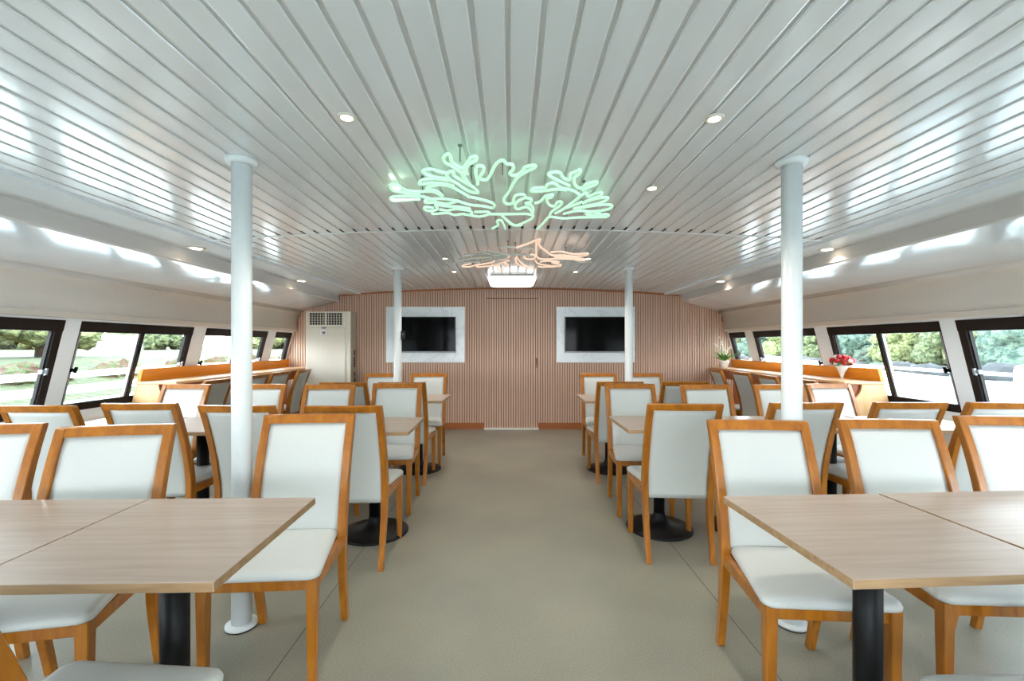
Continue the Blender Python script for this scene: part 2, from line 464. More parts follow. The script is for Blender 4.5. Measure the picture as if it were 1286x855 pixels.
struct('wall_back', bm, [M['slat'], M['slat_back']], 'end wall clad in narrow vertical pinkish wood slats', 'wall')
box(bd, DX0, DX1-.006, YW, YW+.04, .01, DZ-.004, 1)
door = struct('door_1', bd, [M['slat'], M['slat_back']], 'flush door clad in the same slats between the two screens', 'door')
bm = bmesh.new()
box(bm, DX1-.022, DX1-.002, YW-.05, YW-.012, 1.00, 1.10, 0, .004); box(bm, DX1-.018, DX1-.006, YW-.07, YW-.05, 1.03, 1.05, 0)
box(bm, DX1-.02, DX1-.006, YW-.075, YW-.058, .95, 1.085, 0, .004)
obj('door_handle', bm, M['base'], door)
bm = bmesh.new(); box(bm, DX0-.02, DX1+.02, YW-.06, YW+.02, 0, .022, 0, .003)
struct('trim_8', bm, M['ceramic'], 'white threshold strip under the slatted door', 'trim')
for i, (a, b) in enumerate(((-2.3, DX0-.02), (DX1+.02, 3.1))):
    bm = bmesh.new(); box(bm, a, b, YW-.035, YW-.01, 0, .10, 0, .004)
    struct('baseboard_%s' % ('left', 'right')[i], bm, M['base'], 'reddish wood skirting under the slatted wall, %s side' % ('air conditioner', 'red bouquet')[i], 'skirting')
# thin brown cornice where the slats meet the ceiling
bm = bmesh.new()
n = 30; A = 2.59
poly = [(-A+2*A*i/n, top_at(-A+2*A*i/n)-.035) for i in range(n+1)] + [(A-2*A*i/n, top_at(A-2*A*i/n)-.012) for i in range(n+1)]
prism(bm, poly, 'y', YW-.03, YW-.008)
struct('trim_9', bm, M['base'], 'brown moulding where the slatted wall meets the ceiling', 'trim')

# ------------------------------------------------------------------ chairs (local: sitter faces -y)
BACKP = [(.236, 0), (.217, .09), (.193, .20), (.176, .31), (.168, .42), (.174, .50), (.196, .62), (.230, .74), (.272, .86), (.312, .955)]
def back_y(z):
    P = BACKP
    for (a, za), (b, zb) in zip(P[:-1], P[1:]):
        if za <= z <= zb:
            t = (z-za)/(zb-za); return a+(b-a)*t
    return P[-1][0]
def stile(bm, sx):
    pts = smooth_pts([(0, y, z) for y, z in BACKP], 2)
    rings = []
    m = len(pts)
    for i, p in enumerate(pts):
        z = p.z
        xc = sx*(.1865 + .0095*min(1, z/.5) + .0005)
        hw = .0155 + .0025*min(1, z/.45); hd = .016 + .006*min(1, z/.4) - (.004*max(0, (z-.55)/.4))
        rings.append([(xc-hw, p.y-hd, z), (xc+hw, p.y-hd, z), (xc+hw, p.y+hd, z), (xc-hw, p.y+hd, z)])
    vs = [v for r in rings for v in r]; fs = [(3, 2, 1, 0), tuple(range(4*m-4, 4*m))]
    for i in range(m-1):
        for k in range(4): fs.append((4*i+k, 4*i+(k+1) % 4, 4*i+4+(k+1) % 4, 4*i+4+k))
    put(bm, vs, fs)
    bmesh.ops.bevel(bm, geom=bm.edges[:], offset=.003, segments=1, affect='EDGES')
BOW = .014
def make_chair(label):
    t = thing('dining_chair', label, 'chair', group='honey wood dining chairs')
    for sx in (-1, 1):
        bm = bmesh.new()
        vs = [(sx*.197+dx*h, -.212+dy*h, z) for z, h in ((0, .0145), (.20, .0175), (.428, .0205)) for dx, dy in ((-1, -1), (1, -1), (1, 1), (-1, 1))]
        put(bm, vs, [(3, 2, 1, 0), (8, 9, 10, 11)] + [(4*i+k, 4*i+(k+1) % 4, 4*i+4+(k+1) % 4, 4*i+4+k) for i in range(2) for k in range(4)])
        bmesh.ops.bevel(bm, geom=bm.edges[:], offset=.003, segments=1, affect='EDGES')
        obj('leg', bm, M['honey'], t)
        bm = bmesh.new(); stile(bm, sx); obj('rear_leg', bm, M['honey'], t)
    bm = bmesh.new()        # seat rails
    box(bm, -.178, .178, -.226, -.200, .385, .428, 0, .003)
    box(bm, -.178, .178, .150, .172, .385, .428, 0, .003)
    for sx in (-1, 1):
        v = [(sx*.214, -.195, .385), (sx*.190, -.195, .385), (sx*.184, .155, .385), (sx*.208, .155, .385)]
        v += [(a, b, .428) for a, b, c in v]
        put(bm, v, [(0, 1, 2, 3), (4, 5, 6, 7), (0, 1, 5, 4), (1, 2, 6, 5), (2, 3, 7, 6), (3, 0, 4, 7)])
    obj('seat_frame', bm, M['honey'], t)
    bm = bmesh.new()        # top rail, bowed
    n = 12; vs = []; fs = []
    for i in range(n+1):
        x = -.2125+.425*i/n; b = BOW*(1-(x/.2125)**2)
        for z, dy in ((.922, -.019), (.922, .019), (.957, .017), (.961, .012), (.961, -.012), (.957, -.017)):
            vs.append((x, back_y(min(z, .955))+dy+b, z))
    for i in range(n):
        for k in range(6): fs.append((6*i+k, 6*i+(k+1) % 6, 6*i+6+(k+1) % 6, 6*i+6+k))
    fs += [tuple(range(6))[::-1], tuple(range(6*n, 6*n+6))]
    put(bm, vs, fs); obj('top_rail', bm, M['honey'], t)
    bm = bmesh.new()        # upholstered back: closed crowned slab that follows the stiles
    nu, nv = 14, 18; hx = .1785
    front, rear = [], []
    for j in range(nv+1):
        z = .372+(.9235-.372)*j/nv
        fr, re = [], []
        for i in range(nu+1):
            u = -1+2*i/nu; v = -1+2*j/nv
            e = (1-abs(u)**6)*(1-abs(v)**10)
            b = BOW*(1-u*u)*max(0, min(1, (z-.40)/.5)); y = back_y(z)+b
            x = u*(hx + (.004 if z > .5 else 0))
            fr.append(bm.verts.new((x, y-.006-.010*e, z))); re.append(bm.verts.new((x, y+.010+.006*e, z)))
        front.append(fr); rear.append(re)
    for j in range(nv):
        for i in range(nu):
            bm.faces.new((front[j][i], front[j][i+1], front[j+1][i+1], front[j+1][i])).smooth = True
            bm.faces.new((rear[j][i+1], rear[j][i], rear[j+1][i], rear[j+1][i+1])).smooth = True
    for j in range(nv):
        bm.faces.new((front[j][0], front[j+1][0], rear[j+1][0], rear[j][0])); bm.faces.new((front[j+1][nu], front[j][nu], rear[j][nu], rear[j+1][nu]))
    for i in range(nu):
        bm.faces.new((front[0][i+1], front[0][i], rear[0][i], rear[0][i+1])); bm.faces.new((front[nv][i], front[nv][i+1], rear[nv][i+1], rear[nv][i]))
    obj('backrest', bm, M['leather'], t)
    bm = bmesh.new()        # seat cushion
    def outline(ins):
        pts = []
        fw, rw, yf, yr = .224-ins, .1765-ins, -.243+ins, .158-ins*.2
        for cx_, cy_, a0, r in ((fw, yf, -90, .035), (-fw, yf, 180, .035), (-rw, yr, 90, .012), (rw, yr, 0, .012)):
            cx2 = cx_-math.copysign(r, cx_); cy2 = cy_+(r if cy_ < 0 else -r)
            for q in range(6):
                a = math.radians(a0+ (90*q/5 if True else 0))
                pts.append((cx2+r*math.cos(a), cy2+r*math.sin(a)))
        # order: going round
        cen = (0, -.04); pts.sort(key=lambda p: math.atan2(p[1]-cen[1], p[0]-cen[0]))
        return pts
    lay = [(.006, .427), (.001, .432), (0, .442), (.004, .452), (.012, .459), (.03, .4635), (.07, .467), (.12, .469)]
    rings = [[bm.verts.new((p[0], p[1], z)) for p in outline(ins)] for ins, z in lay]
    m = len(rings[0])
    for a, b in zip(rings[:-1], rings[1:]):
        for k in range(m): bm.faces.new((a[k], a[(k+1) % m], b[(k+1) % m], b[k])).smooth = True
    bm.faces.new(rings[-1]).smooth = True; bm.faces.new(rings[0][::-1])
    obj('seat', bm, M['leather'], t)
    return t
ORD = ['first', 'second', 'third', 'fourth']
ROW = {1: 'front table row', 2: 'middle table row', 3: 'last table row'}
SIDE = {-1: 'air conditioner side', 1: 'red bouquet side'}
# (x, y, turn in degrees): F = facing the camera, N = back to the camera
CH = {
 (-1, 1, 'F'): [(-.955, 1.905, 4), (-1.585, 1.605, 12), (-2.16, 1.62, 12)],
 (-1, 1, 'N'): [(-.978, .967, -4.2)],
 (-1, 2, 'N'): [(-.940, 2.845, 1.5), (-1.53, 2.86, -1), (-2.16, 2.95, 1), (-2.65, 2.86, -1)],
 (-1, 2, 'F'): [(-.980, 3.68, 2), (-1.53, 3.56, 1), (-2.14, 3.60, 0), (-2.81, 3.60, -5)],
 (-1, 3, 'N'): [(-.985, 4.44, 0), (-1.51, 4.42, 0)],
 (-1, 3, 'F'): [(-.965, 5.10, 1), (-1.50, 5.06, 0)],
 (1, 1, 'F'): [(1.083, 1.726, -4), (1.69, 1.75, -3), (2.31, 1.84, -5)],
 (1, 1, 'N'): [(1.26, .928, 0)],
 (1, 2, 'N'): [(1.022, 2.93, -2.5), (1.735, 2.98, 1), (2.37, 3.0, 0), (2.925, 3.0, 0)],
 (1, 2, 'F'): [(1.027, 3.64, -2), (1.66, 3.56, 0), (2.28, 3.56, 0), (2.815, 3.66, 8)],
 (1, 3, 'N'): [(1.012, 4.50, 0), (1.61, 4.50, 0)],
 (1, 3, 'F'): [(1.045, 5.11, -1), (1.59, 5.09, 0)],
}
chair0 = None
def chair(x, y, rz, label):
    global chair0
    if chair0 is None:
        chair0 = make_chair(label); chair0.location = (x, y, 0); chair0.rotation_euler = (0, 0, rz); return chair0
    return dup(chair0, (x, y, 0), rz, label)
for (s, row, fn), L in CH.items():
    for i, (x, y, a) in enumerate(L):
        what = 'white chair facing us' if fn == 'F' else 'white chair seen from behind'
        lab = '%s, %s from aisle, %s, %s' % (what, ORD[i], ROW[row], SIDE[s])
        if (row, fn) == (1, 'N'): lab = 'white chair with only its seat edge in view before the front table, ' + SIDE[s]
        chair(x, y, math.radians(a) + (0 if fn == 'F' else PI), lab)
# chairs drawn up to the window counters, facing the windows
for s, ys in ((-1, (4.50, 5.17, 5.74, 6.22)), (1, (4.50, 5.08, 5.73, 6.25))):
    for i, y in enumerate(ys):
        xo = 3.18
        chair(s*(3.19 + (.0, -.01, .01, -.05)[i]), y, s*PI/2 + math.radians((1, -2, 2, -4)[i]*s), 'white chair drawn up to window counter, %s from its near end, %s' % (ORD[i], SIDE[s]))

# ------------------------------------------------------------------ pedestal tables
def make_table(label):
    t = thing('pedestal_table', label, 'table', group='square pedestal tables')
    h = .2925
    bm = bmesh.new()
    box(bm, -h, h, -h, h, .726, .750, 1)
    bm.faces.ensure_lookup_table()
    for f in bm.faces:
        if f.normal.z > .9 or (f.calc_center_median().z > .749): f.material_index = 0
    bmesh.ops.bevel(bm, geom=bm.edges[:], offset=.0012, segments=1, affect='EDGES')
    obj('tabletop', bm, [M['oak'], M['oak_edge']], t)
    bm = bmesh.new(); box(bm, -.14, .14, -.14, .14, .718, .726, 0, .002)
    obj('mounting_plate', bm, M['black'], t)
    bm = bmesh.new(); lathe(bm, [(.0375, .055), (.0375, .718)], n=32); obj('column', bm, M['black'], t)
    bm = bmesh.new(); lathe(bm, [(.225, 0), (.229, .004), (.229, .012), (.220, .018), (.16, .027), (.10, .040), (.06, .060), (.043, .085), (.0385, .11), (.0385, .115)], n=56); obj('base', bm, M['black'], t)
    return t
TB = {
 (-1, 1): [(-.988, 1.337, 1.5), (-1.578, 1.322, 1.5)],
 (1, 1): [(1.080, 1.372, 3.2), (1.675, 1.408, 3.4)],
 (-1, 2): [(-.943, 3.155, 1), (-1.537, 3.15, 0), (-2.14, 3.16, 0), (-2.745, 3.16, 0)],
 (1, 2): [(1.056, 3.225, 0), (1.652, 3.22, 0), (2.27, 3.22, 0), (2.88, 3.22, 0)],
 (-1, 3): [(-.955, 4.745, 0), (-1.55, 4.745, 0)],
 (1, 3): [(1.027, 4.745, 0), (1.63, 4.745, 0)],
}
table0 = None
for (s, row), L in TB.items():
    for i, (x, y, a) in enumerate(L):
        lab = 'square grey oak table, %s from aisle, %s, %s' % (ORD[i], ROW[row], SIDE[s])
        if table0 is None:
            table0 = make_table(lab); table0.location = (x, y, 0); table0.rotation_euler = (0, 0, math.radians(a))
        else: dup(table0, (x, y, 0), math.radians(a), lab)

# ------------------------------------------------------------------ support poles
def make_pole(x, y, label, xt=0):
    t = thing('support_pole', label, 'pole', (x, y, 0), group='white support poles')
    zt = zc(x)-.0
    bm = bmesh.new(); lathe(bm, [(.043, .018), (.043, zt-.012)], n=32); obj('shaft', bm, M['white_paint'], t)
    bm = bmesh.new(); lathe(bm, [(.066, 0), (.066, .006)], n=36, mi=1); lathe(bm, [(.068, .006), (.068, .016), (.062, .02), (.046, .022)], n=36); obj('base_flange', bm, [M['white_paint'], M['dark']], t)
    bm = bmesh.new(); lathe(bm, [(.050, zt-.026), (.066, zt-.020), (.068, zt-.010), (.068, zt+.004)], n=36); obj('ceiling_flange', bm, M['white_paint'], t)
    return t
make_pole(-1.243, 2.10, 'white round pole behind the front tables, air conditioner side')
make_pole(1.308, 2.11, 'white round pole behind the front tables, red bouquet side')
pl = make_pole(-1.25, 5.03, 'thin white pole in front of the screen, air conditioner side')
make_pole(1.312, 5.03, 'thin white pole at the edge of the screen, red bouquet side')
t = thing('black_sensor', 'small black gadget clamped to the pole before the screen', 'gadget', (-1.25+.052, 5.03, 1.41))
bm = bmesh.new(); box(bm, -.010, .026, -.03, .03, -.045, .045, 0, .006); obj('housing', bm, M['black'], t)
bm = bmesh.new(); box(bm, .006, .018, -.034, -.028, .0, .02, 0, .001); obj('button', bm, M['grey'], t)

# ------------------------------------------------------------------ screens on marble panels
for s, side in ((-1, 'air conditioner side'), (1, 'red bouquet side')):
    x0, x1 = (-1.912, -.703) if s < 0 else (.708, 1.917)
    bm = bmesh.new(); box(bm, x0, x1, YW-.05, YW-.0142, 1.03, 1.885, 0, .003)
    tag(obj('marble_panel', bm, M['marble']), 'white veined marble panel behind the screen, %s' % side, 'panel', 'marble wall panels')
    a, b = (-1.775, -.838) if s < 0 else (.834, 1.776)
    t = thing('television', 'black flat screen television on the marble panel, %s' % side, 'television', ((a+b)/2, YW-.05, 1.455), group='wall televisions')
    w, h = (b-a)/2, .275
    bm = bmesh.new(); box(bm, -w, w, -.045, 0, -h, h, 0, .006); obj('casing', bm, M['bezel'], t)
    bm = bmesh.new(); box(bm, -w+.012, w-.012, -.047, -.044, -h+.025, h-.012); obj('screen', bm, M['screen'], t)
    bm = bmesh.new(); box(bm, -w+.004, w-.004, -.049, -.044, -h+.004, -h+.018, 0, .002); obj('bottom_bezel', bm, M['silver'], t)

# ------------------------------------------------------------------ floor standing air conditioner
t = thing('air_conditioner', 'tall ivory floor standing air conditioner in front of the slatted wall', 'air conditioner', (-2.71, 6.74, 0))
W2, D, H = .335, .27, 1.80
bm = bmesh.new()
box(bm, -W2, W2, .03, D-.02, .05, H, 1, .006)
box(bm, -W2, W2-.055, -.0, .035, .05, H-.002, 0, .010)
box(bm, W2-.060, W2, .006, .035, .05, H-.002, 0, .006)
box(bm, -W2+.02, W2-.02, .02, D-.03, 0, .055, 1)
obj('cabinet', bm, [M['acbody'], M['acside']], t)
bm = bmesh.new()                                   # outlet grille
gx0, gx1, gz0, gz1 = -W2+.065, W2-.12, 1.595, 1.775
box(bm, gx0, gx1, -.004, .002, gz0, gz1, 1)
for i in range(13):
    x = gx0+(gx1-gx0)*i/12; box(bm, x-.003, x+.003, -.012, -.003, gz0, gz1, 0)
for i in range(6):
    z = gz0+(gz1-gz0)*i/5; box(bm, gx0, gx1, -.012, -.003, z-.003, z+.003, 0)
box(bm, (gx0+gx1)/2-.014, (gx0+gx1)/2+.014, -.014, -.003, gz0, gz1, 0)
obj('grille', bm, [M['acbody'], M['dark']], t)
bm = bmesh.new(); box(bm, -W2+.02, W2-.075, -.012, .001, .55, 1.555, 0, .008); obj('front_panel', bm, M['acbody'], t)
bm = bmesh.new()
n = 24; c = (-.055, 1.553)
prism(bm, [(c[0]+.037*math.cos(2*PI*i/n), c[1]+.0125*math.sin(2*PI*i/n)) for i in range(n)], 'y', -.016, -.002, 0)
tube(bm, [(c[0]-.024+.006*i, -.0165, c[1]+(.003 if i % 2 else -.003)) for i in range(9)], .0016, 5, 1)
obj('badge', bm, [M['blue'], M['petal']], t)
bm = bmesh.new()
box(bm, c[0]-.062, c[0]+.062, -.020, -.010, 1.44, 1.527, 0, .012)
for q in range(3): box(bm, c[0]-.02+.016*q, c[0]-.012+.016*q, -.022, -.018, 1.449, 1.455, 1)
pad = obj('control_pad', bm, [M['ceramic'], M['grey']], t)
bm = bmesh.new(); box(bm, c[0]-.024, c[0]+.024, -.023, -.018, 1.462, 1.498, 0, .003); obj('display', bm, M['grey'], pad)
for z0, z1 in ((1.14, 1.22), (.96, 1.12), (.55, .9)):
    bm = bmesh.new()
    box(bm, W2-.002, W2+.006, .13, .19, z0, z1, 0, .002)
    for q in range(4): box(bm, W2+.004, W2+.009, .135, .185, z0+(z1-z0)*(q+.3)/4, z0+(z1-z0)*(q+.6)/4, 1)
    obj('side_vent', bm, [M['grey'], M['dark']], t)

# ------------------------------------------------------------------ wooden window counters
for s, side in ((-1, 'air conditioner side'), (1, 'red bouquet side')):
    Y0, Y1 = 4.20, YW-.015
    t = thing('window_counter', 'long pine bar counter under the windows, %s' % side, 'counter', (s*3.3, Y0, 0), group='window counters')
    X = lambda v: s*v - s*3.3
    zt = .96
    def bxs(bm, xa, xb, ya, yb, za, zb, mi=0, bev=0):
        a, b = sorted((X(xa), X(xb))); box(bm, a, b, ya, yb, za, zb, mi, bev)
    bm = bmesh.new(); bxs(bm, 3.09, wx(zt)-.012, 0, Y1-Y0, zt-.026, zt, 0, .006); obj('worktop', bm, M['ledge'], t)
    bm = bmesh.new()      # raised board leaning on the wall
    za, zb = zt, zt+.118
    v = []
    for d in (-.05, -.014):
        for y, z in ((.01, za), (Y1-Y0, za), (Y1-Y0, zb), (.01, zb)): v.append((X(wx(z)+d), y, z))
    put(bm, v, [(0,1,2,3), (7,6,5,4), (0,4,5,1), (1,5,6,2), (2,6,7,3), (3,7,4,0)])
    bmesh.ops.bevel(bm, geom=bm.edges[:], offset=.003, segments=1, affect='EDGES')
    obj('back_board', bm, M['orange'], t)
    bm = bmesh.new()      # end panel with a rounded notch under the front edge
    R = .165; xa = 3.10
    pts = [(X(xa+.02), 0.0), (X(wx(0)-.02), 0.0), (X(wx(zt)-.014), zt-.026), (X(xa+R), zt-.026)]
    for q in range(1, 11):
        a = PI/2*q/10
        pts.append((X(xa+R*math.cos(a)), zt-.026-R*math.sin(a)))
    pts.append((X(xa+.02), zt-.2))
    vs = pts
    prism(bm, vs, 'y', .012, .036)
    obj('end_panel', bm, M['pine'], t)
    bm = bmesh.new()
    bxs(bm, 3.135, wx(zt)-.05, .037, .06, zt-.215, zt-.026)
    bxs(bm, 3.135, 3.16, .06, Y1-Y0, zt-.155, zt-.026)
    bxs(bm, wx(.5)-.03, wx(.5)-.012, .06, Y1-Y0, .02, .5)
    obj('apron', bm, M['brown'], t)
    for q in range(1, 4):
        bm = bmesh.new(); bxs(bm, 3.16, wx(zt)-.03, (Y1-Y0)*q/4+.10, (Y1-Y0)*q/4+.124, 0, zt-.026); obj('support_panel', bm, M['brown'], t)

# ------------------------------------------------------------------ flowers on the counter
def petal_ball(bm, c, r, mi, n=14, seed=0):
    rnd = random.Random(seed)
    for q in range(n):
        d = Vector((rnd.gauss(0, 1), rnd.gauss(0, 1), rnd.gauss(0, 1)*.8+.3)).normalized()
        b = bmesh.new(); bmesh.ops.create_icosphere(b, subdivisions=2, radius=1)
        for v in b.verts: v.co = Vector((v.co.x*r*.55, v.co.y*r*.55, v.co.z*r*.22+ .08*r*(v.co.x**2+v.co.y**2)))
        R = d.to_track_quat('Z', 'Y').to_matrix().to_4x4()
        merge(bm, b, mi, Matrix.Translation(Vector(c)+d*r*.6) @ R, True)
t = thing('vase', 'slim white cone vase of red flowers on the counter', 'vase', (3.36, 4.60, .96))
bm = bmesh.new(); lathe(bm, [(.020, 0), (.020, .004), (.012, .012), (.016, .03), (.034, .075), (.056, .118), (.062, .128), (.058, .128), (.05, .112)], n=28); obj('vessel', bm, M['ceramic'], t)
bq = thing('bouquet', 'round bunch of red and white flowers in the cone vase', 'bouquet', (3.36, 4.60, 1.083))
rnd = random.Random(3)
spots = []
for ring, (rad, z, n) in enumerate(((.0, .108, 1), (.05, .092, 6), (.086, .055, 9), (.07, .03, 6))):
    for q in range(n):
        a = 2*PI*q/n+ring*.4; spots.append((rad*math.cos(a), rad*math.sin(a), z+rnd.uniform(-.01, .01)))
for q, p in enumerate(spots):
    w = q % 5 == 3
    bm = bmesh.new(); petal_ball(bm, p, .028 if not w else .024, 0, 12, q); obj('bloom', bm, M['petal'] if w else M['red'], bq)
bm = bmesh.new()
for q in range(16):
    a = 2*PI*q/16; r0, r1 = .03, .115
    c, s_ = math.cos(a), math.sin(a); z = .012+.012*(q % 3)
    put(bm, [(c*r0, s_*r0, .02), (c*.07-s_*.022, s_*.07+c*.022, z+.02), (c*r1, s_*r1, z), (c*.07+s_*.022, s_*.07-c*.022, z+.02)], [(0, 1, 2, 3)])
obj('foliage', bm, M['leaf'], bq)
bm = bmesh.new()
for q in range(7):
    a = 2*PI*q/7; tube(bm, [(.006*math.cos(a), .006*math.sin(a), -.10), (.03*math.cos(a), .03*math.sin(a), .01), (.06*math.cos(a), .06*math.sin(a), .05)], .003, 5)
obj('stems', bm, M['leaf'], bq)
# flowering pot plant at the far end of the other counter end
t = thing('potted_plant', 'white flowered green plant in a pot by the slatted wall', 'plant', (3.20, 6.80, .96))
bm = bmesh.new(); lathe(bm, [(.055, 0), (.075, .10), (.078, .105), (.07, .105), (.066, .09)], n=24); obj('pot', bm, M['ceramic'], t)
bm = bmesh.new()
rnd = random.Random(5)
for q in range(34):
    a = rnd.uniform(0, 2*PI); L = rnd.uniform(.10, .26); up = rnd.uniform(.4, 1.0); w = .016
    d = Vector((math.cos(a)*(1-up*.5), math.sin(a)*(1-up*.5), up)).normalized(); sd = Vector((-math.sin(a), math.cos(a), 0))
    b0 = Vector((0, 0, .09)); tip = b0+d*L+Vector((math.cos(a), math.sin(a), -.3))*.05; mid = b0+d*L*.55
    mi = 0 if rnd.random() < .6 else 1
    put(bm, [b0-sd*.004, b0+sd*.004, mid+sd*w, tip, mid-sd*w, mid+Vector((0, 0, .006))], [(0, 1, 2, 5), (2, 3, 5), (3, 4, 5), (4, 0, 5)], mi)
obj('foliage', bm, [M['leaf'], M['leaf2']], t)
for q in range(4):
    bm = bmesh.new()
    x, y = ((-.06, -.02), (-.02, .03), (.05, -.03), (-.10, .0))[q]; h = (.36, .30, .22, .26)[q]
    pts = smooth_pts([(0, 0, .09), (x*.4, y*.4, .09+h*.5), (x, y, .09+h*.85), (x*1.5, y*1.5-.01, .09+h)], 4)
    tube(bm, pts, .003, 5, 0)
    for i, p in enumerate(pts[4:]):
        if i % 2 == 0: petal_ball(bm, p, .018, 1, 6, q*10+i)
    obj('flower_spike', bm, [M['leaf2'], M['petal']], t)

# ------------------------------------------------------------------ downlights
DL = [(-.628, 1.74), (.785, 1.745), (-.634, 2.52), (.787, 2.52), (-.66, 4.58), (.785, 4.58), (-.668, 5.40), (.775, 5.40)]
DB = [(-2.52, 3.64), (2.57, 3.68), (-2.53, 5.49), (2.56, 5.53), (-2.52, 1.8), (2.57, 1.8)]
nm = ['before the green coral', 'beside the green coral', 'beside the peach coral', 'nearest the lamp box']
def downlight(x, y, z, label, power, k=1):
    t = thing('downlight', label, 'downlight', (x, y, z), group='recessed downlights')
    bm = bmesh.new(); lathe(bm, [(.021*k, -.001), (.024*k, -.005), (.032*k, -.006), (.036*k, -.003), (.036*k, .003)], n=28); obj('ring', bm, M['brass'], t)
    bm = bmesh.new(); lathe(bm, [(.021*k, -.0055), (.021*k, -.002)], n=24); obj('bulb', bm, M['bulb'], t)
    l = bpy.data.lights.new('downlight_lamp', 'SPOT'); l.energy = power; l.color = (1, .93, .84); l.shadow_soft_size = .04; l.spot_size = math.radians(130); l.spot_blend = .8
    lo = bpy.data.objects.new('lamp', l); COL.objects.link(lo); lo.parent = t; lo.location = (0, 0, -.02)
for i, (x, y) in enumerate(DL):
    downlight(x, y, zc(x), 'small warm downlight %s, %s' % (['before the green coral', 'beside the green coral', 'beside the peach coral', 'near the lamp box'][i//2], SIDE[-1 if x < 0 else 1]), 12)
for i, (x, y) in enumerate(DB):
    downlight(x, y, zc(2.34)-.022, 'warm downlight in ceiling border, %s, %s' % (['beyond the first pole', 'by the end wall', 'before the first pole'][i//2], SIDE[-1 if x < 0 else 1]), 12, 1.9)

# ------------------------------------------------------------------ ceiling lamp box by the end wall
t = thing('ceiling_lamp', 'white rounded square ceiling lamp before the slatted end wall', 'lamp', (.02, 5.92, zc(0)))
bm = bmesh.new(); box(bm, -.275, .275, -.275, .275, -.028, .0, 0, .004); obj('mounting_frame', bm, M['grey'], t)
bm = bmesh.new()
def rr(h, r, n=6):
    o = []
    for cx_, cy_, a0 in ((h-r, h-r, 0), (-h+r, h-r, 90), (-h+r, -h+r, 180), (h-r, -h+r, 270)):
        for q in range(n+1):
            a = math.radians(a0+90*q/n); o.append((cx_+r*math.cos(a), cy_+r*math.sin(a)))
    return o
lay = [(.300, .05, -.026), (.303, .05, -.034), (.298, .05, -.060), (.280, .06, -.088), (.255, .07, -.098)]
rings = [[bm.verts.new((p[0], p[1], z)) for p in rr(h, r)] for h, r, z in lay]
m = len(rings[0])
for a, b in zip(rings[:-1], rings[1:]):
    for k in range(m): bm.faces.new((a[k], a[(k+1) % m], b[(k+1) % m], b[k])).smooth = True
bm.faces.new(rings[-1]); bm.faces.new(rings[0][::-1])
obj('diffuser', bm, M['lamp'], t)

# ------------------------------------------------------------------ coral lights hung under the ceiling
def plan(px, py, z):
    y = (z-CAMZ)*F/(CY-py); return ((px-CX)*y/F, y, z)
def coral(name, label, z, strokes, mats, conv, r, hang):
    pts0 = [conv(*p) for p, _ in [(s[0], 0) for s, _ in strokes]]
    P = [[plan(*conv(*q), z) for q in s] for s, _ in strokes]
    allp = [p for s in P for p in s]
    cx = sum(p[0] for p in allp)/len(allp); cy = sum(p[1] for p in allp)/len(allp)
    t = thing(name, label, 'light sculpture', (cx, cy, z))
    for (s, (mi, closed)), pp in zip(strokes, P):
        bm = bmesh.new()
        tube(bm, smooth_pts([(p[0]-cx, p[1]-cy, 0) for p in pp], 4, closed), r, 7, 0, closed)
        obj('neon_tube', bm, mats[mi], t)
    for hx, hy in hang:
        x, y, _ = plan(*conv(hx, hy), z)
        bm = bmesh.new(); tube(bm, [(x-cx, y-cy, 0), (x-cx, y-cy, zc(x)-z)], .003, 6); lathe(bm, [(.010, zc(x)-z-.006), (.010, zc(x)-z)], (x-cx, y-cy), 12); obj('hanger', bm, M['grey'], t)
    return t
